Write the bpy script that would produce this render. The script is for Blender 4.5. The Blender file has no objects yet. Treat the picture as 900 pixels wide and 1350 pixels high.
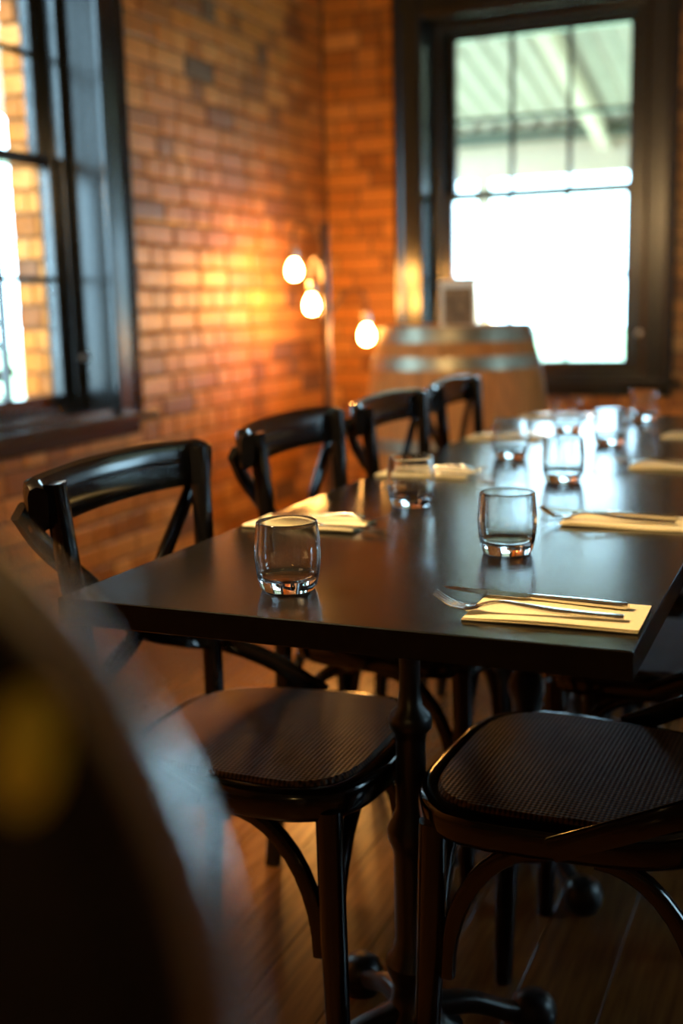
import bpy, math, random
from mathutils import Vector, Matrix
random.seed(11)
scene = bpy.context.scene
COL = scene.collection
PI = math.pi

# ------------------------------------------------------------------ camera
CAM_H = 1.10
F_PX, YAW, PITCH, ROLL = 1517.0, 0.406, 0.1785, -0.024
fw = Vector((-math.sin(YAW)*math.cos(PITCH), math.cos(YAW)*math.cos(PITCH), -math.sin(PITCH)))
r0 = Vector((math.cos(YAW), math.sin(YAW), 0)); u0 = r0.cross(fw)
rt = math.cos(ROLL)*r0 + math.sin(ROLL)*u0
up = -math.sin(ROLL)*r0 + math.cos(ROLL)*u0
cd = bpy.data.cameras.new('camera'); cam = bpy.data.objects.new('camera', cd); COL.objects.link(cam)
M = Matrix((rt, up, -fw)).transposed().to_4x4(); M.translation = (0, 0, CAM_H); cam.matrix_world = M
cd.sensor_fit = 'VERTICAL'; cd.sensor_height = 36; cd.lens = F_PX/1350*36
cd.clip_start = 0.02; cd.clip_end = 300
cd.dof.use_dof = True; cd.dof.focus_distance = 1.38; cd.dof.aperture_fstop = 2.3; cd.dof.aperture_blades = 0
scene.camera = cam
def pix(p):
    d = Vector(p) - Vector((0, 0, CAM_H)); z = d.dot(fw)
    return (450 + F_PX*d.dot(rt)/z, 675 - F_PX*d.dot(up)/z, z)

# ------------------------------------------------------------------ sky and exposure
w = bpy.data.worlds.new('world'); scene.world = w; w.use_nodes = True
bg = w.node_tree.nodes['Background']
bg.inputs[0].default_value = (0.50, 0.77, 1.0, 1); bg.inputs[1].default_value = 15.0
sun_d = bpy.data.lights.new('sun', 'SUN'); sun_d.energy = 9.0; sun_d.angle = 0.02; sun_d.color = (1.0, 0.93, 0.82)
sun = bpy.data.objects.new('sun', sun_d); COL.objects.link(sun)
sun.rotation_euler = Vector((0.105, 0.87, -0.40)).to_track_quat('-Z', 'Y').to_euler()
vs = scene.view_settings
vs.view_transform = 'Standard'; vs.look = 'None'; vs.gamma = 1; vs.use_curve_mapping = False; vs.exposure = 0.0

# ------------------------------------------------------------------ materials
MATS = {}
def nt(name):
    m = bpy.data.materials.new(name); m.use_nodes = True
    t = m.node_tree; b = t.nodes['Principled BSDF']; MATS[name] = m
    return m, t, b
def nd(t, kind, **kw):
    n = t.nodes.new(kind)
    for k, v in kw.items(): setattr(n, k, v)
    return n
def noise(t, scale, detail=4, coord='Object', vec_scale=None):
    tc = nd(t, 'ShaderNodeTexCoord'); n = nd(t, 'ShaderNodeTexNoise')
    n.inputs['Scale'].default_value = scale; n.inputs['Detail'].default_value = detail
    if vec_scale:
        mp = nd(t, 'ShaderNodeMapping'); mp.inputs['Scale'].default_value = vec_scale
        t.links.new(tc.outputs[coord], mp.inputs[0]); t.links.new(mp.outputs[0], n.inputs['Vector'])
    else:
        t.links.new(tc.outputs[coord], n.inputs['Vector'])
    return n
def ramp(t, src, stops):
    r = nd(t, 'ShaderNodeValToRGB'); e = r.color_ramp.elements
    while len(e) < len(stops): e.new(0.5)
    for el, (p, c) in zip(e, stops): el.position = p; el.color = (*c, 1)
    t.links.new(src, r.inputs[0]); return r
def bump(t, b, src, strength=0.3, dist=0.002):
    n = nd(t, 'ShaderNodeBump'); n.inputs['Strength'].default_value = strength; n.inputs['Distance'].default_value = dist
    t.links.new(src, n.inputs['Height']); t.links.new(n.outputs[0], b.inputs['Normal'])
def simple(name, col, rough=0.5, metal=0.0, nscale=30, var=0.12, bstr=0.05, bdist=0.001, coat=0.0, vec_scale=None, spec=0.5):
    m, t, b = nt(name)
    n = noise(t, nscale, 4, 'Object', vec_scale)
    r = ramp(t, n.outputs['Fac'], [(0.3, tuple(c*(1-var) for c in col)), (0.7, tuple(min(1, c*(1+var)) for c in col))])
    t.links.new(r.outputs[0], b.inputs['Base Color'])
    b.inputs['Roughness'].default_value = rough; b.inputs['Metallic'].default_value = metal
    b.inputs['Coat Weight'].default_value = coat; b.inputs['Coat Roughness'].default_value = 0.08
    b.inputs['Specular IOR Level'].default_value = spec
    if bstr: bump(t, b, n.outputs['Fac'], bstr, bdist)
    return m
def brick_mat(name, island):
    m, t, b = nt(name)
    if island:
        g = nd(t, 'ShaderNodeNewGeometry'); rnd = g.outputs['Random Per Island']
    else:
        g = nd(t, 'ShaderNodeObjectInfo'); rnd = g.outputs['Random']
    base = ramp(t, rnd, [(0.0, (0.13, 0.09, 0.07)), (0.05, (0.26, 0.095, 0.020)), (0.3, (0.48, 0.185, 0.030)),
                         (0.55, (0.56, 0.22, 0.038)), (0.8, (0.61, 0.26, 0.056)), (1.0, (0.64, 0.31, 0.09))])
    n = noise(t, 22, 6, 'Object' if island else 'Generated')
    n2 = nd(t, 'ShaderNodeTexNoise'); n2.inputs['Scale'].default_value = 60; n2.inputs['Detail'].default_value = 5
    geo = nd(t, 'ShaderNodeNewGeometry'); t.links.new(geo.outputs['Position'], n2.inputs['Vector'])
    dk = ramp(t, n2.outputs['Fac'], [(0.35, (0.72, 0.70, 0.68)), (0.6, (1.05, 1.03, 1.0))])
    mx = nd(t, 'ShaderNodeMix', data_type='RGBA', blend_type='MULTIPLY'); mx.inputs[0].default_value = 1
    t.links.new(base.outputs[0], mx.inputs[6]); t.links.new(dk.outputs[0], mx.inputs[7])
    t.links.new(mx.outputs[2], b.inputs['Base Color']); b.inputs['Roughness'].default_value = 0.43
    bump(t, b, n2.outputs['Fac'], 0.5, 0.004)
    return m
brick_mat('brick', False); brick_mat('brick_joined', True)
simple('mortar', (0.13, 0.075, 0.04), 0.9, nscale=40, var=0.3, bstr=0.5, bdist=0.004)
simple('window_paint', (0.009, 0.011, 0.012), 0.22, nscale=20, var=0.1, bstr=0.02, spec=0.9)
simple('chair_lacquer', (0.004, 0.004, 0.0045), 0.13, nscale=14, var=0.2, bstr=0.03, coat=0.0, vec_scale=(1, 1, 0.2))
simple('cast_iron', (0.008, 0.009, 0.010), 0.34, nscale=60, var=0.2, bstr=0.25)
simple('steel', (0.62, 0.60, 0.57), 0.17, 1.0, nscale=90, var=0.05, bstr=0.02)
simple('trim_steel', (0.80, 0.80, 0.79), 0.24, 1.0, nscale=60, var=0.05, bstr=0.02)
simple('dark_metal', (0.12, 0.09, 0.085), 0.35, 0.5, nscale=40, var=0.1)
simple('socket_metal', (0.55, 0.50, 0.46), 0.3, 0.9, nscale=40, var=0.1)
simple('napkin', (0.93, 0.87, 0.60), 0.85, nscale=260, var=0.05, bstr=0.15, bdist=0.0006)
simple('plaster', (0.075, 0.045, 0.03), 0.85, nscale=8, var=0.08, bstr=0.1)
simple('ceiling_paint', (0.10, 0.08, 0.06), 0.85, nscale=8, var=0.05)
simple('hoop_metal', (0.36, 0.33, 0.24), 0.42, 0.8, nscale=35, var=0.2, bstr=0.1)
simple('roof_sheet', (0.42, 0.34, 0.25), 0.6, nscale=5, var=0.08)
simple('cream_timber', (0.64, 0.50, 0.34), 0.6, nscale=12, var=0.06)
simple('green_timber', (0.10, 0.11, 0.07), 0.6, nscale=12, var=0.1)
simple('concrete', (0.55, 0.55, 0.50), 0.9, nscale=6, var=0.12)
simple('lawn', (0.36, 0.46, 0.24), 0.95, nscale=9, var=0.25)
simple('leaf', (0.07, 0.11, 0.03), 0.5, nscale=6, var=0.35)
simple('bark', (0.12, 0.08, 0.05), 0.85, nscale=30, var=0.3)
simple('card', (0.78, 0.72, 0.60), 0.8, nscale=50, var=0.04)
simple('card_print', (0.20, 0.12, 0.06), 0.6, nscale=38, var=0.7)
simple('shade_enamel', (0.02, 0.02, 0.02), 0.3, nscale=20, var=0.1)
simple('barrel_oak', (0.52, 0.19, 0.035), 0.72, nscale=10, var=0.25, bstr=0.15, vec_scale=(6, 6, 0.6))
# table laminate: near-black with a fine brushed grain
m, t, b = nt('table_laminate')
n = noise(t, 60, 6, 'Object', (1.0, 18, 1))
r = ramp(t, n.outputs['Fac'], [(0.3, (0.006, 0.0055, 0.0055)), (0.7, (0.011, 0.010, 0.010))])
t.links.new(r.outputs[0], b.inputs['Base Color'])
rr = ramp(t, n.outputs['Fac'], [(0.3, (0.17,)*3), (0.7, (0.23,)*3)]); t.links.new(rr.outputs[0], b.inputs['Roughness'])
bump(t, b, n.outputs['Fac'], 0.025, 0.0004)
b.inputs['Specular Tint'].default_value = (0.72, 0.9, 1.0, 1)
# woven cane
m, t, b = nt('woven_cane')
tc = nd(t, 'ShaderNodeTexCoord'); mp = nd(t, 'ShaderNodeMapping'); mp.inputs['Rotation'].default_value = (0, 0, 0.785)
t.links.new(tc.outputs['Object'], mp.inputs[0]); sp = nd(t, 'ShaderNodeSeparateXYZ'); t.links.new(mp.outputs[0], sp.inputs[0])
def sine(src, k):
    a = nd(t, 'ShaderNodeMath', operation='MULTIPLY'); a.inputs[1].default_value = k; t.links.new(src, a.inputs[0])
    s = nd(t, 'ShaderNodeMath', operation='SINE'); t.links.new(a.outputs[0], s.inputs[0]); return s
sx, sy = sine(sp.outputs[0], 680), sine(sp.outputs[1], 680)
ml = nd(t, 'ShaderNodeMath', operation='MULTIPLY'); t.links.new(sx.outputs[0], ml.inputs[0]); t.links.new(sy.outputs[0], ml.inputs[1])
h = nd(t, 'ShaderNodeMapRange'); h.inputs[1].default_value = -1; t.links.new(ml.outputs[0], h.inputs[0])
nn = noise(t, 18, 3)
c1 = ramp(t, h.outputs[0], [(0.25, (0.014, 0.006, 0.0025)), (0.75, (0.12, 0.054, 0.022))])
c2 = ramp(t, nn.outputs['Fac'], [(0.35, (0.7, 0.66, 0.62)), (0.65, (1, 1, 1))])
mx = nd(t, 'ShaderNodeMix', data_type='RGBA', blend_type='MULTIPLY'); mx.inputs[0].default_value = 1
t.links.new(c1.outputs[0], mx.inputs[6]); t.links.new(c2.outputs[0], mx.inputs[7]); t.links.new(mx.outputs[2], b.inputs['Base Color'])
b.inputs['Roughness'].default_value = 0.45; b.inputs['Specular IOR Level'].default_value = 0.14
bump(t, b, h.outputs[0], 0.9, 0.0016)
# floor boards
m, t, b = nt('floor_timber')
oi = nd(t, 'ShaderNodeObjectInfo')
n = noise(t, 9, 8, 'Object', (9, 0.7, 1))
c1 = ramp(t, n.outputs['Fac'], [(0.3, (0.10, 0.040, 0.010)), (0.7, (0.20, 0.085, 0.023))])
c2 = ramp(t, oi.outputs['Random'], [(0, (0.72, 0.70, 0.68)), (1, (1.1, 1.05, 1.0))])
mx = nd(t, 'ShaderNodeMix', data_type='RGBA', blend_type='MULTIPLY'); mx.inputs[0].default_value = 1
t.links.new(c1.outputs[0], mx.inputs[6]); t.links.new(c2.outputs[0], mx.inputs[7]); t.links.new(mx.outputs[2], b.inputs['Base Color'])
b.inputs['Roughness'].default_value = 0.26; bump(t, b, n.outputs['Fac'], 0.08, 0.001)
# drinking glass
m, t, b = nt('drinking_glass')
b.inputs['Base Color'].default_value = (0.97, 0.985, 0.98, 1); b.inputs['Roughness'].default_value = 0.0
b.inputs['IOR'].default_value = 1.5; b.inputs['Transmission Weight'].default_value = 1.0
# window pane: thin clear glass
m = bpy.data.materials.new('window_glass'); m.use_nodes = True; MATS['window_glass'] = m; t = m.node_tree
t.nodes.clear(); o = nd(t, 'ShaderNodeOutputMaterial'); tr = nd(t, 'ShaderNodeBsdfTransparent'); gl = nd(t, 'ShaderNodeBsdfGlossy')
tr.inputs[0].default_value = (0.95, 0.98, 0.96, 1); gl.inputs['Roughness'].default_value = 0.02
lw = nd(t, 'ShaderNodeLayerWeight'); lw.inputs[0].default_value = 0.5
pw = nd(t, 'ShaderNodeMath', operation='POWER'); pw.inputs[1].default_value = 5; t.links.new(lw.outputs['Facing'], pw.inputs[0])
fr = nd(t, 'ShaderNodeMapRange'); fr.inputs[3].default_value = 0.04; fr.inputs[4].default_value = 0.9; t.links.new(pw.outputs[0], fr.inputs[0]); ms = nd(t, 'ShaderNodeMixShader')
t.links.new(fr.outputs[0], ms.inputs[0]); t.links.new(tr.outputs[0], ms.inputs[1]); t.links.new(gl.outputs[0], ms.inputs[2]); t.links.new(ms.outputs[0], o.inputs[0])
def glow(name, col, strength):
    m, t, b = nt(name); b.inputs['Base Color'].default_value = (*col, 1)
    b.inputs['Emission Color'].default_value = (*col, 1); b.inputs['Emission Strength'].default_value = strength
glow('lamp_bulb', (1.0, 0.45, 0.10), 230.0)
glow('pendant_bulb', (1.0, 0.63, 0.27), 330.0); glow('dim_bulb', (1.0, 0.62, 0.20), 26.0)

# ------------------------------------------------------------------ mesh helpers
class MB:
    def __init__(s): s.v = []; s.f = []
    def poly(s, vs_, fs):
        o = len(s.v); s.v += [tuple(v) for v in vs_]; s.f += [tuple(i+o for i in f) for f in fs]; return s
    def box(s, x0, x1, y0, y1, z0, z1):
        return s.poly([(x0,y0,z0),(x1,y0,z0),(x1,y1,z0),(x0,y1,z0),(x0,y0,z1),(x1,y0,z1),(x1,y1,z1),(x0,y1,z1)],
                      [(3,2,1,0),(4,5,6,7),(0,1,5,4),(1,2,6,5),(2,3,7,6),(3,0,4,7)])
    def bbox(s, x0, x1, y0, y1, z0, z1, c=0.003):
        """box with chamfered edges"""
        P = []; idx = {}
        for ix, X in enumerate((x0, x1)):
            for iy, Y in enumerate((y0, y1)):
                for iz, Z in enumerate((z0, z1)):
                    dx, dy, dz = (c if ix == 0 else -c), (c if iy == 0 else -c), (c if iz == 0 else -c)
                    idx[ix,iy,iz,0] = len(P); P.append((X, Y+dy, Z+dz))
                    idx[ix,iy,iz,1] = len(P); P.append((X+dx, Y, Z+dz))
                    idx[ix,iy,iz,2] = len(P); P.append((X+dx, Y+dy, Z))
        F = []
        g = lambda a, b_, c_, k: idx[a, b_, c_, k]
        F.append((g(0,0,0,0),g(0,0,1,0),g(0,1,1,0),g(0,1,0,0))); F.append((g(1,0,0,0),g(1,1,0,0),g(1,1,1,0),g(1,0,1,0)))
        F.append((g(0,0,0,1),g(1,0,0,1),g(1,0,1,1),g(0,0,1,1))); F.append((g(0,1,0,1),g(0,1,1,1),g(1,1,1,1),g(1,1,0,1)))
        F.append((g(0,0,0,2),g(0,1,0,2),g(1,1,0,2),g(1,0,0,2))); F.append((g(0,0,1,2),g(1,0,1,2),g(1,1,1,2),g(0,1,1,2)))
        for a in (0, 1):
            for b_ in (0, 1):
                F.append((g(a,b_,0,0),g(a,b_,1,0),g(a,b_,1,1),g(a,b_,0,1)))
                F.append((g(a,0,b_,0),g(a,1,b_,0),g(a,1,b_,2),g(a,0,b_,2)))
                F.append((g(0,a,b_,1),g(1,a,b_,1),g(1,a,b_,2),g(0,a,b_,2)))
                for c_ in (0, 1): F.append((g(a,b_,c_,0),g(a,b_,c_,1),g(a,b_,c_,2)))
        return s.poly(P, F)
    def sweep(s, path, prof, upv=(0,0,1), scale=None, closed=False, caps=True):
        path = [Vector(p) for p in path]; n = len(path); k = len(prof); rings = []
        for i, p in enumerate(path):
            if closed: tg = path[(i+1) % n] - path[i-1]
            else: tg = path[min(i+1, n-1)] - path[max(i-1, 0)]
            tg.normalize()
            uv = Vector(upv(i, p) if callable(upv) else upv)
            sd = tg.cross(uv)
            if sd.length < 1e-5: sd = tg.cross(Vector((1, 0.01, 0)))
            sd.normalize(); nm = sd.cross(tg)
            sc = scale[i] if scale else 1
            sa, sb = sc if isinstance(sc, tuple) else (sc, sc)
            rings.append([p + sd*(a*sa) + nm*(b_*sb) for a, b_ in prof])
        o = len(s.v)
        for rg in rings: s.v += [tuple(q) for q in rg]
        for i in range(n if closed else n-1):
            j = (i+1) % n
            for q in range(k):
                r_ = (q+1) % k; s.f.append((o+i*k+q, o+i*k+r_, o+j*k+r_, o+j*k+q))
        if caps and not closed:
            s.f.append(tuple(o+q for q in reversed(range(k)))); s.f.append(tuple(o+(n-1)*k+q for q in range(k)))
        return s
    def lathe(s, prof, seg=32, c=(0,0,0)):
        o = len(s.v); rows = []
        for r_, z in prof:
            if r_ < 1e-6: rows.append([len(s.v)]); s.v.append((c[0], c[1], c[2]+z))
            else:
                rows.append(list(range(len(s.v), len(s.v)+seg)))
                s.v += [(c[0]+r_*math.cos(2*PI*q/seg), c[1]+r_*math.sin(2*PI*q/seg), c[2]+z) for q in range(seg)]
        for a, b_ in zip(rows[:-1], rows[1:]):
            for q in range(seg):
                r_ = (q+1) % seg
                if len(a) == 1 and len(b_) == 1: continue
                if len(a) == 1: s.f.append((a[0], b_[r_], b_[q]))
                elif len(b_) == 1: s.f.append((a[q], a[r_], b_[0]))
                else: s.f.append((a[q], a[r_], b_[r_], b_[q]))
        return s
    def mesh(s, name, mat, smooth=True, angle=40):
        me = bpy.data.meshes.new(name); me.from_pydata(s.v, [], s.f); me.validate()
        me.materials.append(MATS[mat])
        if smooth:
            me.shade_smooth(); me.set_sharp_from_angle(angle=math.radians(angle))
        return me
    def build(s, name, mat, parent=None, smooth=True, angle=40):
        me = s.mesh(name, mat, smooth, angle)
        return link(name, me, parent)
def link(name, data, parent=None):
    o = bpy.data.objects.new(name, data); COL.objects.link(o)
    if parent: o.parent = parent
    return o
def tag(o, label=None, cat=None, group=None, kind=None):
    if label: o['label'] = label
    if cat: o['category'] = cat
    if group: o['group'] = group
    if kind: o['kind'] = kind
    return o
def thing(name, loc, rz, label, cat, group=None):
    o = link(name, None); o.location = loc; o.rotation_euler = (0, 0, rz); o.empty_display_size = 0.05
    return tag(o, label, cat, group)
def copy_tree(o, parent=None):
    c = o.copy(); COL.objects.link(c)
    if parent: c.parent = parent
    for ch in list(o.children): copy_tree(ch, c)
    return c
def circ(r_, n=10, ry=None):
    return [(r_*math.cos(2*PI*i/n), (ry or r_)*math.sin(2*PI*i/n)) for i in range(n)]
def rrect(wd, ht, rad, n=3):
    out = []
    for cx, cy, a0 in ((wd/2-rad, ht/2-rad, 0), (-wd/2+rad, ht/2-rad, 90), (-wd/2+rad, -ht/2+rad, 180), (wd/2-rad, -ht/2+rad, 270)):
        for i in range(n+1):
            a = math.radians(a0 + 90*i/n); out.append((cx+rad*math.cos(a), cy+rad*math.sin(a)))
    return out
def spline(pts, n=8):
    P = [Vector(p) for p in pts]; P = [2*P[0]-P[1]] + P + [2*P[-1]-P[-2]]; out = []
    for i in range(1, len(P)-2):
        for k in range(n):
            t_ = k/n; a, b_, c, d = P[i-1], P[i], P[i+1], P[i+2]
            out.append(0.5*((2*b_) + (c-a)*t_ + (2*a-5*b_+4*c-d)*t_*t_ + (3*b_-a-3*c+d)*t_**3))
    out.append(P[-2]); return out

# ------------------------------------------------------------------ the room
XL, YB, XR, YF, ZC = -2.45, 5.60, 3.0, -2.4, 3.1
TH = 0.36
TL = 0.41                      # left wall, thicker
WH = 0.54                      # half width of a window opening
WZ0, WZ1 = 0.72, 2.46          # opening bottom / top
WIN_L = (XL, 3.062)            # left-wall window centre (y)
WIN_B1, WIN_B2 = -1.385, 1.75  # back-wall window centres (x)
ADDED_WIN_R = (3.3,)             # right-wall window centres (y); unseen, added for daylight fill

def wall_boxes(u0, u1, openings, fn):
    """fn(u0,u1,z0,z1) adds a block"""
    us = sorted(openings); cur = u0
    for c in us:
        fn(cur, c-WH, 0, ZC); fn(c-WH, c+WH, 0, WZ0); fn(c-WH, c+WH, WZ1, ZC); cur = c+WH
    fn(cur, u1, 0, ZC)
b_ = MB(); wall_boxes(YF-TH, YB+TH, [WIN_L[1]], lambda a, c, z0, z1: b_.box(XL-TL, XL-0.008, a, c, z0, z1))
wall_left = tag(b_.build('wall_left', 'mortar', None, False), kind='structure')
b_ = MB(); wall_boxes(XL-0.008, XR+TH, [WIN_B1, WIN_B2], lambda a, c, z0, z1: b_.box(a, c, YB+0.008, YB+TH, z0, z1))
wall_back = tag(b_.build('wall_back', 'mortar', None, False), kind='structure')
b_ = MB(); wall_boxes(YF-TH, YB, list(ADDED_WIN_R), lambda a, c, z0, z1: b_.box(XR, XR+TH, a, c, z0, z1))
wall_right = tag(b_.build('wall_right', 'plaster', None, False), kind='structure')
wall_front = tag(MB().box(XL-0.008, XR, YF-TH, YF, 0, ZC).build('wall_front', 'plaster', None, False), kind='structure')
ceiling = tag(MB().box(XL-TH, XR+TH, YF-TH, YB+TH, ZC, ZC+0.1).build('ceiling', 'ceiling_paint', None, False), kind='structure')
floor = tag(MB().box(XL-TH, XR+TH, YF-TH, YB+TH, -0.12, -0.018).build('floor', 'bark', None, False), kind='structure')
# floor boards, each its own piece
BW = 0.135
board_me = {}
y_rows = []
x = XL
i = 0
while x < XR-0.01:
    x1 = min(x+BW, XR); y = YF - random.uniform(0, 2.4); first = True
    while y < YB:
        ln = random.choice((2.4, 3.0, 3.6)); a, c = max(y, YF), min(y+ln, YB)
        if c-a > 0.05:
            key = (round(c-a, 3), round(x1-x, 4))
            if key not in board_me:
                board_me[key] = MB().bbox(0.0008, x1-x-0.0008, 0.001, c-a-0.001, -0.018, 0, 0.0006).mesh('floor_board', 'floor_timber', False)
            o = link('floor_board', board_me[key], floor); o.location = (x, a, 0)
        y += ln
    x = x1; i += 1

# bricks ------------------------------------------------------------
PZ, JT = 0.084, 0.011
def brick_variant(seed):
    rn = random.Random(seed); m_ = MB(); q = 0.5
    # unit brick: u,z in [-.5,.5], front at depth 0, back at 1 ; bevelled, slightly uneven arris
    cu, cz = 0.03, 0.07
    j = lambda s_: rn.uniform(-s_, s_)
    fr_ = [(-q+cu+j(.012), j(.08), -q+cz+j(.03)), (q-cu+j(.012), j(.08), -q+cz+j(.03)), (q-cu+j(.012), j(.08), q-cz+j(.03)), (-q+cu+j(.012), j(.08), q-cz+j(.03))]
    md = [(-q, .35, -q), (q, .35, -q), (q, .35, q), (-q, .35, q)]
    bk = [(-q, 1, -q), (q, 1, -q), (q, 1, q), (-q, 1, q)]
    F = [(0,1,2,3)]
    for a in range(4):
        c = (a+1) % 4; F.append((a, 4+a, 4+c, c)); F.append((4+a, 8+a, 8+c, 4+c))
    return m_.poly(fr_+md+bk, F)
BV = [brick_variant(s_) for s_ in range(6)]
BME = [bv.mesh('brick', 'brick', False) for bv in BV]
def lay(u0, u1, z0, z1, holes, rng):
    """list of (uc, zc, width) for a wall face; holes = [(u0,u1,z0,z1)]"""
    out = []; row = 0; z = z0
    while z + PZ <= z1 + 0.02:
        zc = z + PZ/2
        hd = (row % 2 == 1)
        u = u0 - (0.06 if hd else rng.uniform(0.0, 0.12))
        while u < u1:
            wd = 0.12 if hd else 0.24
            if rng.random() < 0.14: wd = 0.36 - wd
            a, c = max(u, u0), min(u+wd, u1)
            segs = [(a, c)]
            for h0, h1, hz0, hz1 in holes:
                if hz0 < zc < hz1:
                    ns = []
                    for s0, s1 in segs:
                        if s1 <= h0 or s0 >= h1: ns.append((s0, s1))
                        else:
                            if s0 < h0: ns.append((s0, h0))
                            if s1 > h1: ns.append((h1, s1))
                    segs = ns
            for s0, s1 in segs:
                if s1-s0 > 0.035: out.append(((s0+s1)/2, zc, s1-s0-JT))
            u += wd
        z += PZ; row += 1
    return out
PR = 0.012
def place_bricks(parent, items, to_world, rz, limit, vis):
    """items -> individual bricks for the largest in view, one joined part for the rest"""
    sc = []
    for it in items:
        p = to_world(it[0], it[1]); px, py, d = pix(p)
        inview = d > 0.5 and -25 < px < 925 and -25 < py < 1375 and vis(it)
        sc.append((it[2]/d if inview else 0, it))
    sc.sort(key=lambda q: -q[0])
    ind = [it for s_, it in sc[:limit] if s_ > 0]; rest = [it for s_, it in sc if s_ == 0] + [it for s_, it in sc[limit:] if s_ > 0]
    rot = Matrix.Rotation(rz, 4, 'Z')
    for k, (u, z, wd) in enumerate(ind):
        o = link('brick', BME[random.randrange(6)], parent); o.rotation_euler = (0, 0, rz)
        o.location = to_world(u, z, random.uniform(-0.0025, 0.0025)); o.scale = (wd, PR, PZ-JT)
    if rest:
        mb = MB()
        for u, z, wd in rest:
            bv = BV[random.randrange(6)]; L = Vector(to_world(u, z, random.uniform(-0.0025, 0.0025)))
            mb.poly([L + rot @ Vector((v[0]*wd, v[1]*PR, v[2]*(PZ-JT))) for v in bv.v], bv.f)
        o = mb.build('brickwork', 'brick_joined', parent, False); o['kind'] = 'stuff'
CW = 0.145     # casing width
rng = random.Random(5)
# left wall: faces +X; u = y
hl = (WIN_L[1]-WH-CW+0.02, WIN_L[1]+WH+CW-0.02, WZ0-0.06, WZ1+CW-0.02)
place_bricks(wall_left, lay(YF, YB, 0.0, ZC, [hl], rng), lambda u, z, e=0: (XL+e, u, z), PI/2, 300,
             lambda it: True)
# back wall: faces -Y; u = x
hb = [(c-WH-CW+0.02, c+WH+CW-0.02, WZ0-0.06, WZ1+CW-0.02) for c in (WIN_B1, WIN_B2)]
place_bricks(wall_back, lay(XL, XR, 0.0, ZC, hb, rng), lambda u, z, e=0: (u, YB+e, z), 0, 300, lambda it: True)
# the outer brick reveal seen through the left window (faces -Y)
yo = WIN_L[1]+WH
for k in range(22):
    z = WZ0 - 0.02 + k*PZ + PZ/2
    if z > WZ1: break
    for a, c in (((0.26, 0.33), (0.33, 0.41)) if k % 2 else ((0.26, 0.295), (0.295, 0.41))):
        o = link('brick', BME[k % 6], wall_left); o.location = (XL-(a+c)/2, yo-0.012, z); o.scale = (c-a-JT*0.6, 0.02, PZ-JT)
# and the outer face beyond the window is left to the mortar body

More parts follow.
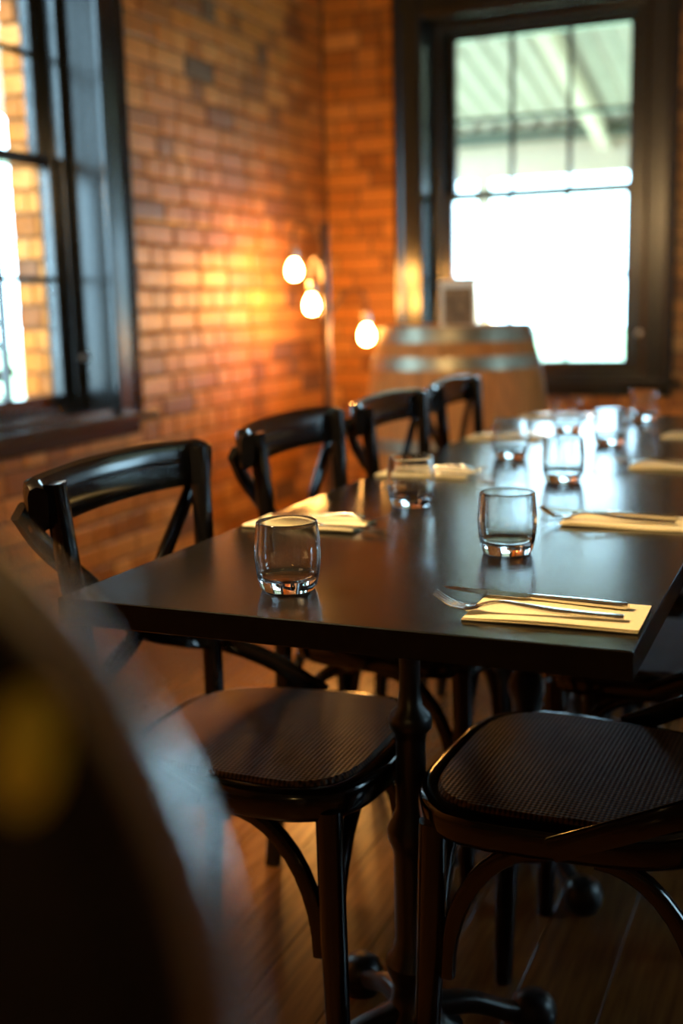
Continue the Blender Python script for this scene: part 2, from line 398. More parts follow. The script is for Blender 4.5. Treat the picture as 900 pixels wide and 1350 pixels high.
# windows -----------------------------------------------------------
def frame_rect(mb, u0, u1, z0, z1, wu, wt, wb, d0, d1, c=0.004):
    mb.bbox(u0, u0+wu, d0, d1, z0, z1, c); mb.bbox(u1-wu, u1, d0, d1, z0, z1, c)
    mb.bbox(u0+wu, u1-wu, d0+0.0005, d1-0.0005, z1-wt, z1, c); mb.bbox(u0+wu, u1-wu, d0+0.0005, d1-0.0005, z0, z0+wb, c)
def make_window(name, loc, rz, frosted=False):
    """local: u = X, depth into the wall = +Y, room side = -Y"""
    w_ = link(name, None); w_.location = loc; w_.rotation_euler = (0, 0, rz); w_['kind'] = 'structure'
    P = 'window_paint'
    for sgn in (-1, 1):                                   # moulded casing boards
        mb = MB(); e0 = sgn*WH
        prof = [(0, -0.012), (0.012, -0.020), (0.10, -0.022), (0.112, -0.034), (0.135, -0.036), (CW, -0.026), (CW, 0.004), (0, 0.004)]
        z0_, z1_ = WZ0-0.03, WZ1+CW
        vsx = [(e0+sgn*a, d, z0_) for a, d in prof] + [(e0+sgn*a, d, z1_) for a, d in prof]
        n_ = len(prof); fs = [(i_, (i_+1) % n_, n_+(i_+1) % n_, n_+i_) for i_ in range(n_)] + [tuple(range(n_)), tuple(range(2*n_-1, n_-1, -1))]
        mb.poly(vsx, fs); mb.build('casing', P, w_, False)
    mb = MB(); mb.bbox(-WH, WH, -0.022, 0.004, WZ1, WZ1+CW, 0.004).bbox(-WH-CW-0.02, WH+CW+0.02, -0.05, 0.004, WZ1+CW-0.0, WZ1+CW+0.035, 0.006); mb.build('head_casing', P, w_, False)
    mb = MB()                                              # reveal lining
    for sg in (-1, 1):                                     # slightly splayed sides
        pl = [(sg*WH, 0), (sg*(WH-0.002), 0), (sg*(WH-0.018), 0.114), (sg*(WH-0.018), 0.25), (sg*WH, 0.25)]
        mb.poly([(a_, d_, z_) for z_ in (WZ0, WZ1) for a_, d_ in pl], [(0,1,2,3,4), (9,8,7,6,5)] + [(q, q+5, (q+1) % 5+5, (q+1) % 5) for q in range(5)])
    mb.box(-WH+0.018, WH-0.018, 0, 0.25, WZ1-0.012, WZ1)
    mb.build('reveal_lining', P, w_, False)
    mb = MB(); a = WH-0.018
    frame_rect(mb, -a, a, WZ0+0.02, WZ1-0.012, 0.046, 0.04, 0.02, 0.115, 0.135); mb.build('stop_bead', P, w_, False)
    frm = MB(); frame_rect(frm, -a, a, WZ0+0.02, WZ1-0.012, 0.028, 0.03, 0.02, 0.136, 0.245); frm.build('box_frame', P, w_, False)
    sl = MB().bbox(-WH-CW-0.04, WH+CW+0.04, -0.075, -0.001, WZ0-0.032, WZ0, 0.006); sl.build('sill', P, w_, False)
    MB().box(-WH+0.0, WH-0.0, 0.0, 0.26, WZ0-0.002, WZ0+0.02).build('sill_lining', P, w_, False)
    MB().bbox(-WH-CW+0.01, WH+CW-0.01, -0.02, 0.004, WZ0-0.085, WZ0-0.033, 0.004).build('apron', P, w_, False)
    g = 0.430
    rows = [(0.80, 1.213, 1.6), (1.64, 1.99, 2.37)]
    for q, (z0_, zm, z1_) in enumerate(rows):              # lower sash room side, upper sash outside
        d0 = 0.145 if q == 0 else 0.192; d1 = d0+0.044
        fz0, fz1 = (WZ0+0.02, 1.642) if q == 0 else (1.60, WZ1-0.044)
        mb = MB(); frame_rect(mb, -g-0.062, g+0.062, fz0, fz1, 0.062, fz1-z1_, z0_-fz0, d0, d1)
        sash = mb.build('lower_sash' if q == 0 else 'upper_sash', P, w_, False)
        cu = [-g, -g/3, g/3, g]; cz = [z0_, zm, z1_]; hw = 0.0095
        for c in cu[1:3]: MB().bbox(c-hw, c+hw, d0+0.006, d1-0.006, z0_, z1_, 0.003).build('glazing_bar', P, sash, False)
        for k_ in range(3): MB().bbox(cu[k_]+(hw if k_ else 0), cu[k_+1]-(hw if k_ < 2 else 0), d0+0.008, d1-0.008, zm-hw, zm+hw, 0.003).build('glazing_bar', P, sash, False)
        for k_ in range(3):
            for r_ in range(2):
                MB().box(cu[k_]+0.004, cu[k_+1]-0.004, d0+0.020, d0+0.023, cz[r_]+0.004, cz[r_+1]-0.004).build('pane', 'window_glass', sash, False)
    kn = MB().lathe([(0, 0), (0.012, 0.001), (0.015, 0.008), (0.011, 0.018), (0, 0.02)], 12).build('sash_knob', 'socket_metal', w_)
    kn.location = (WH-0.031, 0.116, 0.93); kn.rotation_euler = (PI/2, 0, 0)
    return w_
make_window('window_1', (XL, WIN_L[1], 0), PI/2)
make_window('window_2', (WIN_B1, YB, 0), 0)
make_window('window_3', (WIN_B2, YB, 0), 0)
for k, c in enumerate(ADDED_WIN_R): make_window('window_%d' % (4+k), (XR, c, 0), -PI/2)

# ------------------------------------------------------------------ outside
tag(MB().box(-30, 30, -25, YB+TH+3.3, -0.5, -0.3).build('paving', 'concrete', None, False), kind='structure')
tag(MB().box(-30, 30, YB+TH+3.3, 60, -0.5, -0.31).build('lawn', 'lawn', None, False), kind='structure')
# veranda beyond the back window
ve = thing('veranda_roof', (0, YB+TH, 0), 0, 'pale green corrugated veranda roof on timber rafters outside the back window', 'roof')
VX0, VX1, VL, VZ, SL = -6.0, 4.0, 2.9, 2.88, 0.20
mb = MB(); seg = int((VX1-VX0)/0.0254); pts = []
for q in range(seg+1):
    xx = VX0 + (VX1-VX0)*q/seg; dz = 0.02*math.cos(2*PI*(xx-VX0)/0.1524)
    pts.append((xx, dz))
vv = []; ff = []
for xx, dz in pts: vv += [(xx, 0.0, VZ+dz), (xx, VL, VZ-SL*VL+dz), (xx, 0.0, VZ+dz+0.004), (xx, VL, VZ-SL*VL+dz+0.004)]
for q in range(seg):
    a = 4*q; c = a+4
    ff += [(a, a+1, c+1, c), (a+2, c+2, c+3, a+3), (a+1, a+3, c+3, c+1), (a, c, c+2, a+2)]
mb.poly(vv, ff); mb.build('roof_sheeting', 'roof_sheet', ve, True, 70)
for xx in (-4.7, -3.15, -1.62, -0.09, 1.45, 3.0):
    z0_, z1_ = VZ-0.03, VZ-0.03-SL*(VL-0.02)
    MB().poly([(xx-.045,0,z0_-.11),(xx+.045,0,z0_-.11),(xx+.045,0,z0_),(xx-.045,0,z0_),(xx-.045,VL-.06,z1_-.11),(xx+.045,VL-.06,z1_-.11),(xx+.045,VL-.06,z1_),(xx-.045,VL-.06,z1_)],
              [(0,1,2,3),(7,6,5,4),(0,4,5,1),(1,5,6,2),(2,6,7,3),(3,7,4,0)]).build('rafter', 'cream_timber', ve, False)
MB().bbox(VX0, VX1, VL-0.30, VL-0.22, VZ-SL*(VL-0.22)-0.11, VZ-SL*(VL-0.22)-0.022, 0.004).build('purlin', 'green_timber', ve, False)  # dark green member standing in for the shadow band at the roof edge
MB().bbox(VX0, VX1, VL-0.05, VL+0.05, VZ-SL*VL-0.29, VZ-SL*VL+0.03, 0.004).build('edge_beam', 'cream_timber', ve, False)
for xx in (-4.9, -2.55, 0.6, 3.1):
    MB().bbox(xx-0.05, xx+0.05, VL-0.05, VL+0.05, -0.3, VZ-SL*VL-0.29, 0.006).build('post', 'cream_timber', ve, False)
# creeper at the outer corner of the left window
cr = thing('climbing_shrub', (XL-TL-0.10, 3.5, -0.3), 0, 'sunlit green climbing shrub outside the left window', 'shrub')
mb = MB()
for q in range(9):
    a = random.uniform(0, 6.28); p0 = (0.1*math.cos(a), 0.1*math.sin(a), 0)
    mb.sweep(spline([p0, (random.uniform(-.2,.0), random.uniform(-.3,.0), 0.9), (random.uniform(-.3,.05), random.uniform(-.4,.0), 1.8), (random.uniform(-.3,.05), random.uniform(-.4,.0), 3.0)], 5), circ(0.009, 5), (1, 0, 0))
mb.build('stems', 'bark', cr)
mb = MB()
for q in range(9000):
    z = random.uniform(0.1, 3.2); y = random.gauss(-0.12, 0.18); xx = random.gauss(-0.06, 0.10)
    if xx > 0.01 or y > 0.12: continue
    c = Vector((xx, y, z)); d = Vector((random.gauss(0,1), random.gauss(0,1), random.gauss(-.3,1))).normalized(); s_ = random.uniform(.03, .06)
    e = d.cross(Vector((random.gauss(0,1), random.gauss(0,1), random.gauss(0,1)))).normalized()*s_*0.5; n_ = d.cross(e).normalized()*s_*0.12
    mb.poly([c, c+d*s_*.5+e+n_, c+d*s_*1.3, c+d*s_*.5-e+n_], [(0,1,2),(0,2,3)])
o = mb.build('foliage', 'leaf', cr, False); o['kind'] = 'stuff'

# ------------------------------------------------------------------ chairs
def seat_outline(off=0.0, n=64):
    out = []
    for i_ in range(n):
        a = 2*PI*i_/n; c, s_ = math.cos(a), math.sin(a); p_ = 2.0/3.6
        xx = math.copysign(abs(c)**p_, c)*(0.205-off); yy = math.copysign(abs(s_)**p_, s_)
        hw = 0.205 + 0.018*(xx/0.205)
        out.append((xx, yy*(hw-off)))
    return out
def chair_parts(root, zs=0.47, back=0.415, strap_drop=None, foot=False):
    L_ = 'chair_lacquer'; zt = zs+back
    # bent seat rim
    mb = MB(); path = [(x_, y_, zs-0.022) for x_, y_ in seat_outline(0.017)]
    mb.sweep(path, rrect(0.034, 0.044, 0.012, 3), (0,0,1), closed=True); mb.build('seat_rim', L_, root)
    # cane panel, softly domed
    rings = 9; vs_ = []; fs = []; n_ = 64
    for k in range(rings):
        off = 0.026 + 0.0*k; ol = seat_outline(0.024); sc = 1 - k/(rings-0.6); zz = zs + 0.004 + (0.004*(1-sc*sc)) - (0.008 if k == 0 else 0)
        sc = 1.0 if k == 0 else 1 - (k-0.75)/(rings-0.7)
        vs_ += [(x_*sc, y_*sc, zz) for x_, y_ in ol]
    for k in range(rings-1):
        for q in range(n_):
            r_ = (q+1) % n_; fs.append((k*n_+q, k*n_+r_, (k+1)*n_+r_, (k+1)*n_+q))
    fs.append(tuple((rings-1)*n_+q for q in range(n_)))
    MB().poly(vs_, fs).build('cane_seat', 'woven_cane', root)
    for sg in (-1, 1):
        top = zs-0.03
        mb = MB(); pth = [(0.158, sg*0.172, top), (0.162, sg*0.176, top*0.6), (0.168, sg*0.182, top*0.25), (0.172, sg*0.186, 0)]
        mb.sweep(pth, circ(0.019, 14), (1, 0, 0), scale=[1, 1, 0.88, 0.76]); mb.build('front_leg', L_, root)
        pth = spline([(-0.232, sg*0.178, 0), (-0.205, sg*0.172, zs*0.55), (-0.196, sg*0.172, zs), (-0.206, sg*0.182, zs+0.36*back), (-0.222, sg*0.203, zs+0.965*back)], 5)
        mb = MB(); mb.sweep(pth, rrect(0.030, 0.028, 0.009, 3), (0, 1, 0)); mb.build('rear_post', L_, root)
    # steam-bent top rail
    pth = spline([(-0.222, -0.240, zt-0.044), (-0.241, -0.216, zt-0.042), (-0.254, -0.10, zt-0.037), (-0.258, 0, zt-0.036), (-0.254, 0.10, zt-0.037), (-0.241, 0.216, zt-0.042), (-0.222, 0.240, zt-0.044)], 5)
    n_ = len(pth)
    prof = [(-0.011, -0.034), (0.007, -0.034), (0.012, -0.026), (0.014, 0.0), (0.015, 0.018), (0.010, 0.030), (0.0, 0.034), (-0.010, 0.031), (-0.014, 0.02), (-0.014, -0.026)]
    sc = [(0.95, 0.86 + 0.26*min(1, min(i_, n_-1-i_)/4)) for i_ in range(n_)]
    mb = MB(); mb.sweep(pth, prof, (-0.08, 0, 1), scale=sc); mb.build('top_rail', L_, root)
    # crossed straps, sweeping round to the seat sides
    zc = zs + 0.34*back; sd = strap_drop or zs+0.005
    for sg in (-1, 1):
        e = 0.004*sg
        pth = spline([(-0.248+e, sg*0.244, zt-0.048), (-0.250+e, sg*0.190, zt-0.108), (-0.243+e, sg*0.095, zt-0.188), (-0.230+e, 0, zc), (-0.226, -sg*0.115, zs+0.22*back),
                      (-0.185, -sg*0.196, zs+0.15*back), (-0.11, -sg*0.222, zs+0.075*back), (-0.01, -sg*0.219, sd-0.022)], 7)
        def upv(i_, p_, pth=pth, sg=sg):
            f_ = min(1, max(0, (i_/(len(pth)-1)-0.5)/0.28)); return Vector((1-f_, -sg*f_, 0.0)).normalized()
        mb = MB(); mb.sweep(pth, rrect(0.032, 0.013, 0.005, 2), upv); mb.build('cross_strap', L_, root)
    # bent braces under the seat
    zb = zs-0.045
    for sg in (-1, 1):
        for base, dr in (((0.158, sg*0.172), (-1, 0)), ((0.158, sg*0.172), (0, -sg)), ((-0.203, sg*0.168), (1, 0)), ((-0.203, sg*0.168), (0, -sg))):
            pth = []
            for k in range(11):
                a = k/10*PI/2; rad_x, rad_z = 0.135, 0.20
                h_ = 0.016 + rad_x*(1-math.cos(a)); z_ = zb - rad_z + rad_z*math.sin(a)
                pth.append((base[0]+dr[0]*h_, base[1]+dr[1]*h_, z_))
            mb = MB(); mb.sweep(pth, rrect(0.024, 0.018, 0.006, 2), (dr[1], dr[0], 0)); mb.build('brace', L_, root)
    if foot:
        mb = MB(); zf = 0.27
        q = [(0.165, -0.18, zf), (0.165, 0.18, zf), (-0.21, 0.172, zf), (-0.21, -0.172, zf)]
        for a, c in zip(q, q[1:]+q[:1]): mb.sweep([a, c], circ(0.011, 8), (0, 0, 1))
        mb.build('footrest', L_, root)
proto = thing('dining_chair', (0, 0, 0), 0, '', 'chair', 'black cross-back chairs around the long table')
chair_parts(proto)
chairs = [
    (-0.752, 1.476, 0.02, 'black cross-back chair with cane seat on the brick-wall side, closest to the table front corner'),
    (-0.762, 2.095, 0.03, 'black cross-back chair on the brick-wall side, second from the front'),
    (-0.752, 2.620, 0.02, 'black cross-back chair on the brick-wall side, third from the front'),
    (-0.762, 3.165, 0.04, 'black cross-back chair on the brick-wall side, farthest one, before the wine barrel'),
    (-0.287, 1.490, PI-0.03, 'black cross-back chair with dark cane seat at the right edge, nearest of the right-hand row'),
    (-0.268, 2.100, PI, 'black cross-back chair on the right side, second from the front, mostly hidden by the table'),
    (-0.275, 2.670, PI, 'black cross-back chair on the right side, third from the front, glimpsed under the table'),
    (-0.275, 3.240, PI, 'black cross-back chair on the right side at the far end, glimpsed under the table'),
]
for k, (x_, y_, a, lab) in enumerate(chairs):
    o = proto if k == 0 else copy_tree(proto)
    o.location = (x_, y_, 0); o.rotation_euler = (0, 0, a); o['label'] = lab

# ------------------------------------------------------------------ tables
TX0, TX1, TZ = -0.875, -0.173, 0.75
TXC = (TX0+TX1)/2
def make_table(y0, y1, label, ped_ys):
    t_ = thing('dining_table', (TXC, (y0+y1)/2, 0), 0, label, 'table', 'rectangular tables pushed end to end')
    hw, hl_ = (TX1-TX0)/2, (y1-y0)/2
    MB().bbox(-hw, hw, -hl_, hl_, TZ-0.033, TZ, 0.0012).build('tabletop', 'table_laminate', t_, False)
    for yy in ped_ys:
        ped = MB(); cx = 0.004
        ped.lathe([(0, .035), (.075, .035), (.072, .06), (.05, .075), (.034, .10), (.030, .13), (.038, .15), (.040, .165), (.030, .18), (.026, .20), (.026, .33),
                   (.028, .34), (.034, .355), (.034, .37), (.027, .385), (.022, .40), (.021, .50), (.023, .512), (.030, .520), (.031, .530), (.028, .540), (.018, .55), (.0145, .575), (.0145, .69), (.05, .70), (.05, .716), (0, .716)], 24, (cx, yy, 0))
        col = ped.build('pedestal_column', 'cast_iron', t_)
        MB().bbox(cx-0.16, cx+0.16, yy-0.035, yy+0.035, TZ-0.042, TZ-0.0335, 0.002).build('mounting_plate', 'cast_iron', t_, False)
        for a in (45, 135, 225, 315):
            ca, sa = math.cos(math.radians(a)), math.sin(math.radians(a)); ft = MB()
            pth = spline([(cx+ca*r_, yy+sa*r_, z_) for r_, z_ in ((0.03, 0.085), (0.09, 0.075), (0.15, 0.045), (0.185, 0.035), (0.205, 0.04))], 4)
            ft.sweep(pth, rrect(0.04, 0.034, 0.012, 3), (0, 0, 1), scale=[1.0-0.25*math.sin(PI*i_/(len(pth)-1)) for i_ in range(len(pth))])
            ft.lathe([(0, 0), (.026, 0), (.034, .014), (.037, .03), (.031, .048), (.02, .058), (0, .062)], 14, (cx+ca*0.20, yy+sa*0.20, 0))
            ft.build('foot', 'cast_iron', t_)
    return t_
make_table(1.135, 2.343, 'black rectangular tabletop on iron pedestals, the near table with cutlery at its front corner', (-0.305, 0.355))
make_table(2.347, 3.555, 'black rectangular table beyond the seam, the far one nearer the barrel', (-0.305, 0.245))

# ------------------------------------------------------------------ tumblers
gprof_out = [(0, 0), (.0305, 0), (.033, .0015), (.0355, .008), (.0385, .022), (.0405, .040), (.0405, .056), (.0392, .074), (.0378, .088), (.0376, .0900)]
gprof_in = [(.0368, .0905), (.0361, .0895), (.0374, .074), (.0387, .056), (.0387, .040), (.0366, .025), (.034, .0185), (.028, .0158), (.015, .0145), (0, .0142)]
def sm(pr_):
    return [(max(0, q.x), q.y) for q in spline([(a, c, 0) for a, c in pr_], 3)]
gm = MB().lathe([(0, 0), (.0295, 0)] + sm(gprof_out[2:]) + sm(gprof_in[:-1]) + [gprof_in[-1]], 56).mesh('tumbler', 'drinking_glass', True, 60)
glasses = [
    (-0.617, 1.262, 'clear glass tumbler nearest the camera, by the front left of the table', 1.0),
    (-0.413, 1.548, 'clear glass tumbler behind the front fork and knife, near the table middle', 0.99),
    (-0.672, 1.872, 'clear glass tumbler beside the second left chair, bright glints at its base', 1.0),
    (-0.477, 2.205, 'blurred glass tumbler just before the seam between the tables', 1.0),
    (-0.664, 2.515, 'blurred glass tumbler just beyond the seam, leftmost of the four on the far table', 1.0),
    (-0.494, 2.805, 'blurred glass tumbler on the far table, third from the left of its four', 1.0),
    (-0.652, 3.060, 'blurred glass tumbler on the far table, second from the left, under the barrel edge', 1.0),
    (-0.502, 3.380, 'blurred glass tumbler at the far right end, standing out against the brick under the window', 1.0)]
for k, (x_, y_, lab, s_) in enumerate(glasses):
    o = link('tumbler', gm); o.location = (x_, y_, TZ+0.0004); o.rotation_euler = (0, 0, k*0.7); o.scale = (1.02, 1.02, 0.96)
    tag(o, lab, 'glass', 'tumblers set out along the tables')

# ------------------------------------------------------------------ napkins, forks, knives  (local +X = towards the diner)
def napkin_mesh(seed):
    rn = random.Random(seed); mb = MB(); nx, ny = 24, 12; W, D = 0.192, 0.106; ph = rn.uniform(0, 6)
    for layer in range(2):
        vs_ = []; ox, oy = (0, 0) if layer == 0 else (0.001, 0.0015)
        z0_ = 0.0004 + layer*0.0016
        def zz(a, c): return 0.0010*(1+math.sin(ph+a*4.2))*(c*c) + 0.0006*math.sin(a*7+ph)*c + 0.0007
        for lay_ in (0, 1):
            for j_ in range(ny+1):
                for i_ in range(nx+1):
                    a, c = i_/nx, j_/ny
                    edge = abs(c-0.5)*2
                    vs_.append((-W/2+W*a+ox, -D/2+D*c+oy, z0_ + (zz(a, edge)*(0.6 if layer == 0 else 1.0)) + lay_*0.0013))
        n1 = (nx+1)*(ny+1); fs = []
        for j_ in range(ny):
            for i_ in range(nx):
                a = j_*(nx+1)+i_; fs.append((a, a+nx+1, a+nx+2, a+1)); fs.append((n1+a, n1+a+1, n1+a+nx+2, n1+a+nx+1))
        for i_ in range(nx):
            fs.append((i_, i_+1, n1+i_+1, n1+i_)); a = ny*(nx+1)+i_; fs.append((a+1, a, n1+a, n1+a+1))
        for j_ in range(ny):
            a = j_*(nx+1); fs.append((a+nx+1, a, n1+a, n1+a+nx+1)); a += nx; fs.append((a, a+nx+1, n1+a+nx+1, n1+a))
        mb.poly(vs_, fs)
    return mb.mesh('napkin', 'napkin', True, 50)
NM = [napkin_mesh(s_) for s_ in range(3)]
# fork: handle end at x=0, tips at x=-0.2
def fork_proto():
    root = thing('fork', (0, 0, 0), 0, '', 'fork', 'steel forks laid on the napkins')
    pth = [(0, 0, .0035), (-.004, 0, .0035), (-.03, 0, .004), (-.07, 0, .0062), (-.105, 0, .0105), (-.122, 0, .0125), (-.135, 0, .0110), (-.146, 0, .0075)]
    pth = spline(pth, 3); n_ = len(pth); sc = []
    for p_ in pth:
        d = -p_.x; wv = 0.0062 if d < 0.06 else max(0.0026, 0.0062 - (d-0.06)*0.058)
        if d > 0.128: wv = 0.0026 + (d-0.128)*0.16
        if d < 0.003: wv *= 0.85
        sc.append((wv/0.0062, 1.0 if d < .1 else 0.8))
    MB().sweep(pth, rrect(0.0124, 0.0046, 0.0020, 3), (0, 0, 1), scale=sc).build('handle', 'steel', root)
    mb = MB()
    hp = spline([(-.1455, 0, .0076), (-.151, 0, .0052), (-.158, 0, .0040), (-.163, 0, .0042)], 3)
    mb.sweep(hp, rrect(0.0236, 0.0024, 0.001, 2), (0, 0, 1), scale=[(0.5+0.5*min(1, i_/5), 1) for i_ in range(len(hp))])
    for k in range(4):
        yy = (k-1.5)*0.0064
        tp = spline([(-.161, yy, .0042), (-.174, yy, .0065), (-.185, yy*0.97, .0122), (-.195, yy*0.94, .0200)], 4)
        mb.sweep(tp, rrect(0.0036, 0.0022, 0.0009, 2), (0, 0, 1), scale=[1-0.5*(i_/(len(tp)-1))**2 for i_ in range(len(tp))])
    mb.build('tines', 'steel', root)
    return root
def knife_proto():
    root = thing('knife', (0, 0, 0), 0, '', 'knife', 'steel knives laid on the napkins')
    pth = spline([(0, 0, .0042), (-.003, 0, .0042), (-.03, 0, .0042), (-.08, 0, .0042), (-.105, 0, .0042)], 3)
    sc = [(0.86 if p_.x > -0.001 else 1.0 - max(0, (-p_.x-0.05))*3.0, 1.0 - max(0, (-p_.x-0.05))*4) for p_ in pth]
    MB().sweep(pth, rrect(0.013, 0.0066, 0.0024, 3), (0, 0, 1), scale=sc).build('handle', 'steel', root)
    # blade: a tapered plate, spine straight, edge curving up to the tip
    top_, bot_ = [], []; n_ = 14
    for i_ in range(n_+1):
        s_ = i_/n_; xx = -.104 - .108*s_; spine = 0.0065 - 0.001*s_
        ed = -0.0075 - 0.003*math.sin(PI*min(1, s_*1.3)); ed = ed if s_ < .7 else ed + (spine-ed)*((s_-.7)/.3)**2
        if s_ < .06: ed = -0.0045
        top_.append((xx, spine)); bot_.append((xx, ed))
    vs_ = []
    for (xa, ya), (xb, yb) in zip(top_, bot_):
        vs_ += [(xa, ya, .0052), (xb, yb, .0042), (xa, ya, .0034), (xb, yb, .0038)]
    fs = []
    for i_ in range(n_):
        a = 4*i_; c = a+4; fs += [(a, c, c+1, a+1), (a+2, a+3, c+3, c+2), (a, a+2, c+2, c), (a+1, c+1, c+3, a+3)]
    fs += [(0, 1, 3, 2), (4*n_, 4*n_+2, 4*n_+3, 4*n_+1)]
    MB().poly(vs_, fs).build('blade', 'steel', root, False)
    return root
fp, kp = fork_proto(), knife_proto()
# (napkin x, y, rot, side)  side +1: right-hand diner (handles to +X), -1: left-hand diner
sets_ = [
    (-0.275, 1.245, 0.02, 1, 'at the front right corner of the near table'),
    (-0.290, 1.812, -0.02, 1, 'at the second right-hand place, cut off by the photo edge'),
    (-0.290, 2.455, 0.03, 1, 'at the first right-hand place beyond the seam'),
    (-0.300, 3.010, 0.0, 1, 'at the farthest right-hand place'),
    (-0.770, 1.662, 0.0, -1, 'behind the nearest tumbler, on the brick-wall side'),
    (-0.765, 2.235, 0.04, -1, 'behind the tumbler beside the second left chair'),
    (-0.770, 2.880, 0.02, -1, 'at the left place on the far table, before the third chair'),
    (-0.770, 3.430, 0.0, -1, 'at the farthest left-hand place, by the table end')]
for k, (x_, y_, a, side, where) in enumerate(sets_):
    rz = a if side > 0 else a+PI
    o = link('napkin', NM[k % 3]); o.location = (x_, y_, TZ); o.rotation_euler = (0, 0, rz)
    tag(o, 'folded cream paper napkin ' + where, 'napkin', 'napkins at the place settings')
    R_ = Matrix.Rotation(rz, 3, 'Z')
    zt = TZ+0.0050
    sc_ = (1.08, 1.05, 1.0)
    f_ = fp if k == 0 else copy_tree(fp); q = R_ @ Vector((0.077, -0.017, 0)); f_.location = (x_+q.x, y_+q.y, zt); f_.rotation_euler = (0, 0, rz+0.06 if k == 0 else rz+0.03)
    f_.scale = sc_
    tag(f_, 'steel fork ' + where, 'fork')
    n_ = kp if k == 0 else copy_tree(kp); q = R_ @ Vector((0.075, 0.030, 0)); n_.location = (x_+q.x, y_+q.y, zt-0.0005); n_.rotation_euler = (0, 0, rz-0.11 if k == 0 else rz-0.06)
    n_.scale = sc_
    tag(n_, 'steel table knife ' + where, 'knife')

# ------------------------------------------------------------------ floor lamp by the corner
LX, LY = -2.093, 4.75
lamp = thing('floor_lamp', (LX, LY, 0), 0, 'tall dark metal floor lamp with three glowing hanging bulbs by the brick corner', 'lamp')
MB().lathe([(0, 0), (.15, 0), (.15, .012), (.14, .02), (.03, .026), (.018, .05), (0, .05)], 32).build('base', 'dark_metal', lamp)
MB().lathe([(0, .04), (.019, .04), (.019, 1.02), (.023, 1.022), (.023, 1.05), (.019, 1.052), (.019, 1.44), (.012, 1.45), (0, 1.452)], 18).build('pole', 'dark_metal', lamp)
for (bx, by, bz, az) in ((-0.150, 0.0, 1.262, 1.36), (-0.092, 0.05, 1.108, 1.10), (0.192, 0.0, 0.972, 1.03)):
    hz = bz+0.10
    pth = spline([(0, 0, az), (bx*0.45, by*0.45, hz+0.07), (bx*0.85, by*0.85, hz+0.09), (bx, by, hz+0.05), (bx, by, hz-0.01)], 7)
    arm = MB().sweep(pth, circ(0.006, 8), (0.02, 1, 0)).build('arm', 'dark_metal', lamp)
    MB().lathe([(0, .055), (.012, .055), (.017, .045), (.019, .03), (.019, 0), (0, 0)], 16, (bx, by, hz-0.062)).build('socket', 'socket_metal', arm)
    MB().lathe([(0, -.048), (.014, -.046), (.026, -.036), (.032, -.018), (.031, 0), (.024, .018), (.015, .032), (.013, .042), (0, .042)], 20, (bx, by, bz)).build('bulb', 'lamp_bulb', arm)

# ------------------------------------------------------------------ wine barrel
BX, BY, BH = -1.402, 4.46, 1.01
bar = thing('wine_barrel', (BX, BY, 0), 0, 'upright oak wine barrel with pale metal hoops below the back window', 'barrel')
def brad(z): q = (z/BH-0.5)*2; return 0.372 - 0.074*q*q
NS = 22
for k in range(NS):
    a0, a1 = 2*PI*(k+0.015)/NS, 2*PI*(k+0.985)/NS; vs_ = []; fs = []; nz = 12
    for i_ in range(nz+1):
        z = BH*i_/nz; R_ = brad(z)
        for rr_, fa in ((R_, 0), (R_, .5), (R_, 1), (R_-0.025, 1), (R_-0.025, .5), (R_-0.025, 0)):
            a = a0+(a1-a0)*fa; vs_.append((rr_*math.cos(a), rr_*math.sin(a), z))
    for i_ in range(nz):
        for q in range(6): r_ = (q+1) % 6; fs.append((i_*6+q, i_*6+r_, i_*6+6+r_, i_*6+6+q))
    fs += [(5,4,3,2,1,0), tuple(nz*6+q for q in range(6))]
    MB().poly(vs_, fs).build('stave', 'barrel_oak', bar, True, 35)
for k in range(6):
    xa = -0.29 + k*0.58/6; xb = xa+0.58/6-0.003; hh = []
    for x_ in (xa, (xa+xb)/2, xb): hh.append((x_, math.sqrt(max(0.0001, 0.274**2 - min(abs(x_), .2735)**2))))
    vs_ = [(x_, -h_, z) for z in (BH-0.055, BH-0.03) for x_, h_ in hh] + [(x_, h_, z) for z in (BH-0.055, BH-0.03) for x_, h_ in hh]
    MB().poly(vs_, [(3,4,5,11,10,9), (0,6,7,8,2,1), (0,1,4,3), (1,2,5,4), (6,9,10,7), (7,10,11,8), (0,3,9,6), (2,8,11,5)]).build('head_board', 'barrel_oak', bar, False)
for z0_, z1_ in ((BH-0.062, BH-0.004), (BH-0.165, BH-0.115), (BH-0.48, BH-0.43), (.29, .335), (.115, .165), (.004, .062)):
    MB().lathe([(brad(z0_)+.0005, z0_), (brad(z0_)+.004, z0_), (brad((z0_+z1_)/2)+.004, (z0_+z1_)/2), (brad(z1_)+.004, z1_), (brad(z1_)+.0005, z1_)], 48).build('hoop', 'hoop_metal', bar)
# tent card standing on the barrel
tc_ = thing('tent_card', (-1.375, 4.40, BH-0.029), 0.35, 'small folded cream menu card with dark print standing on the barrel', 'menu card')
pn = {}
for sg, nm in ((-1, 'front_panel'), (1, 'back_panel')):
    pn[sg] = MB().poly([(-.07, sg*.055, 0), (.07, sg*.055, 0), (.07, sg*.003, .20), (-.07, sg*.003, .20), (-.07, sg*.051, 0), (.07, sg*.051, 0), (.07, -0.0, .196), (-.07, -0.0, .196)],
              [(0,1,2,3),(7,6,5,4),(0,4,5,1),(1,5,6,2),(2,6,7,3),(3,7,4,0)]).build(nm, 'card', tc_, False)
fpnl = pn[-1]
MB().poly([(-.055, -.0515-.0016, .03), (.055, -.0515-.0016, .03), (.055, -.0135-.0016, .172), (-.055, -.0135-.0016, .172)], [(0,1,2,3)]).build('printed_picture', 'card_print', fpnl, False)

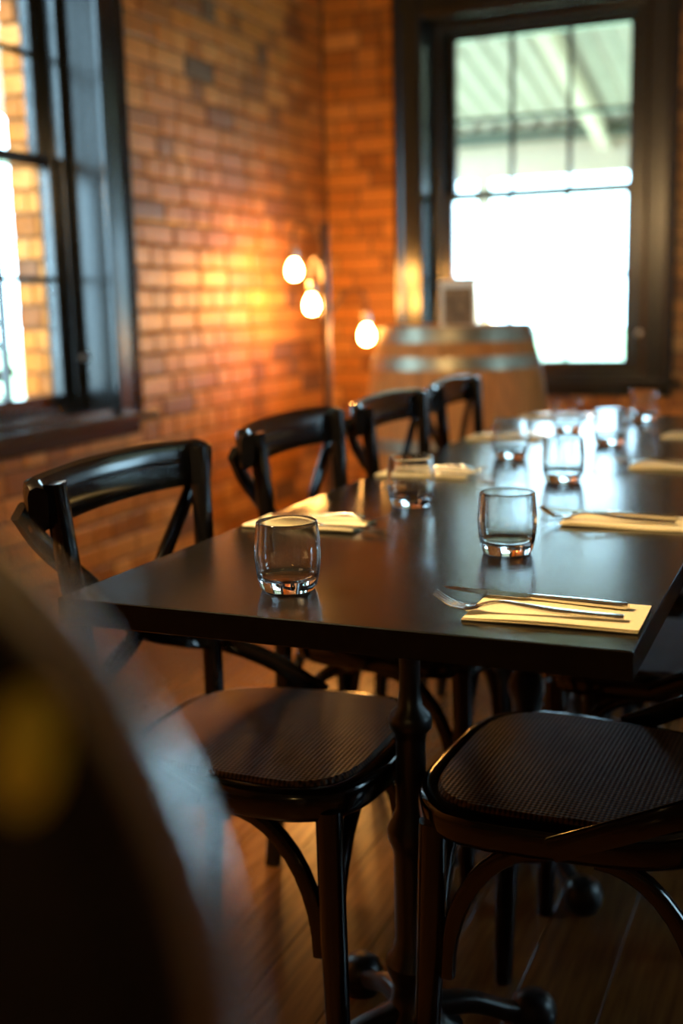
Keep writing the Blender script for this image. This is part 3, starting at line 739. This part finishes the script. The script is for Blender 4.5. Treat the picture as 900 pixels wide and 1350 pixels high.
# ------------------------------------------------------------------ ceiling globe near the left wall (above the frame, lights wall and settings)
gl_ = thing('ceiling_lamp', (-1.10, 1.22, ZC), 0, 'warm glowing globe lamp hanging from the ceiling near the brick wall', 'lamp', 'globe ceiling lamps')
MB().lathe([(0, -.03), (.05, -.028), (.055, 0), (0, 0)], 24).build('ceiling_rose', 'dark_metal', gl_)
MB().sweep([(0, 0, -.02), (0, 0, -1.24)], circ(.006, 8), (1, 0, 0)).build('stem', 'dark_metal', gl_)
MB().lathe([(0, -1.24), (.03, -1.242), (.034, -1.27), (0, -1.27)], 20).build('holder', 'socket_metal', gl_)
MB().lathe([(0.1*math.sin(PI*q/14) if 0 < q < 14 else 0, -1.35-0.1*math.cos(PI*q/14)) for q in range(15)], 28).build('globe', 'pendant_bulb', gl_)
fill_lamp = copy_tree(gl_)  # unseen second lamp, added to light the stool's yellow oval from the front
for ch in fill_lamp.children:
    if ch.name.startswith('globe'): ch.data = ch.data.copy(); ch.data.materials[0] = MATS['dim_bulb']
fill_lamp.location = (-0.3, -1.3, ZC); fill_lamp['label'] = 'warm glowing globe lamp hanging from the ceiling behind the camera'

# ------------------------------------------------------------------ padded bar stool close to the lens
simple('stool_leather', (0.010, 0.009, 0.008), 0.13, nscale=160, var=0.2, bstr=0.06, bdist=0.0006, spec=1.0)
stool = thing('bar_stool', (-0.239, -0.008, 0), math.radians(293.3), 'blurred black padded bar stool close to the lens in the lower left corner', 'stool')
def cushion(hw, hh, rad, thick, to3, name, nseg=10, bev=0.022):
    """rounded-rectangle pad: outline (a,b), soft rolled edge"""
    ol = []
    for cx, cy, a0 in ((hw-rad, hh-rad, 0), (-hw+rad, hh-rad, 90), (-hw+rad, -hh+rad, 180), (hw-rad, -hh+rad, 270)):
        for i_ in range(nseg+1):
            a = math.radians(a0+90*i_/nseg); ol.append((cx, cy, math.cos(a), math.sin(a)))
    n_ = len(ol); vs_ = []; fs = []
    rows = [(-bev*3.2, -thick/2-0.010), (-bev*1.8, -thick/2-0.006), (-bev, -thick/2)] + [(-bev+bev*math.sin(q*PI/10), -thick/2*math.cos(q*PI/10)) for q in range(1, 10)] + [(-bev, thick/2), (-bev*1.8, thick/2+0.006), (-bev*3.2, thick/2+0.010)]
    for off, d in rows: vs_ += [to3(cx+(rad+off)*ca, cy+(rad+off)*sa, d) for cx, cy, ca, sa in ol]
    for k in range(len(rows)-1):
        for q in range(n_):
            r_ = (q+1) % n_; fs.append((k*n_+q, k*n_+r_, (k+1)*n_+r_, (k+1)*n_+q))
    fs += [tuple(reversed(range(n_))), tuple((len(rows)-1)*n_+q for q in range(n_))]
    MB().poly(vs_, fs).build(name, 'stool_leather', stool, True, 60)
BCZ, BEV, BRAD = 0.917, 0.026, 0.15
bpos = lambda a, c, d: (-0.175 + d - 0.12*c + 0.5*a*a, a, BCZ+c)
cushion(0.19, 0.16, BRAD, 0.05, bpos, 'backrest', 16, BEV)
simple('mustard_leather', (0.78, 0.55, 0.04), 0.5, nscale=120, var=0.1)  # yellow oval paints a warm lamp reflection onto the black backrest
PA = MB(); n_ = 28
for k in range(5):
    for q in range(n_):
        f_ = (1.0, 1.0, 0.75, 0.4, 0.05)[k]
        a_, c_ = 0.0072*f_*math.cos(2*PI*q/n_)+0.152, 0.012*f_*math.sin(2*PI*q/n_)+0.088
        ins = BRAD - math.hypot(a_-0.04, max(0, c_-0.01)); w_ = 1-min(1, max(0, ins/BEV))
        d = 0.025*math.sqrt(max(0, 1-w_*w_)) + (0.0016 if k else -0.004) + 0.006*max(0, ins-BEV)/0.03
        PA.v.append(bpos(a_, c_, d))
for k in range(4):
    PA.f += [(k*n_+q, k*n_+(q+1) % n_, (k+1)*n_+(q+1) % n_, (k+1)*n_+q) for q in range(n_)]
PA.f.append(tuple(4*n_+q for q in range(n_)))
ol = []
for cx, cy, a0 in ((0.04, 0.01, 0), (-0.04, 0.01, 90), (-0.04, -0.01, 180), (0.04, -0.01, 270)):
    for q in range(15):
        a_ = math.radians(a0+90*q/14); ol.append(bpos(cx+(BRAD+0.002)*math.cos(a_), cy+(BRAD+0.002)*math.sin(a_), 0.004))
MB().sweep(ol, circ(0.0085, 12), (1, 0, 0), closed=True).build('edge_trim', 'trim_steel', stool)['label'] = 'bright metal edge trim'  # steel added to mirror the windows as the backrest's edge highlight
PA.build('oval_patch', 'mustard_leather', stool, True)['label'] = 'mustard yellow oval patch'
cushion(0.20, 0.19, 0.09, 0.05, lambda a, c, d: (c, a, 0.665+d), 'seat_cushion')
for sg in (-1, 1):
    for fx in (-1, 1):
        MB().sweep([(fx*0.15, sg*0.15, 0.64), (fx*0.20, sg*0.20, 0)], circ(0.016, 12), (1, 0, 0), scale=[1, 0.75]).build('leg', 'chair_lacquer', stool)
    MB().sweep(spline([(-0.14, sg*0.10, 0.64), (-0.185, sg*0.10, 0.70), (-0.172, sg*0.10, 0.82)], 5), rrect(0.03, 0.012, 0.004, 2), (0, 1, 0)).build('back_bracket', 'cast_iron', stool)
q = [(0.184, -0.184, 0.22), (0.184, 0.184, 0.22), (-0.184, 0.184, 0.22), (-0.184, -0.184, 0.22)]
mb = MB()
for a, c in zip(q, q[1:]+q[:1]): mb.sweep([a, c], circ(0.009, 8), (0, 0, 1))
mb.build('footrest', 'steel', stool)
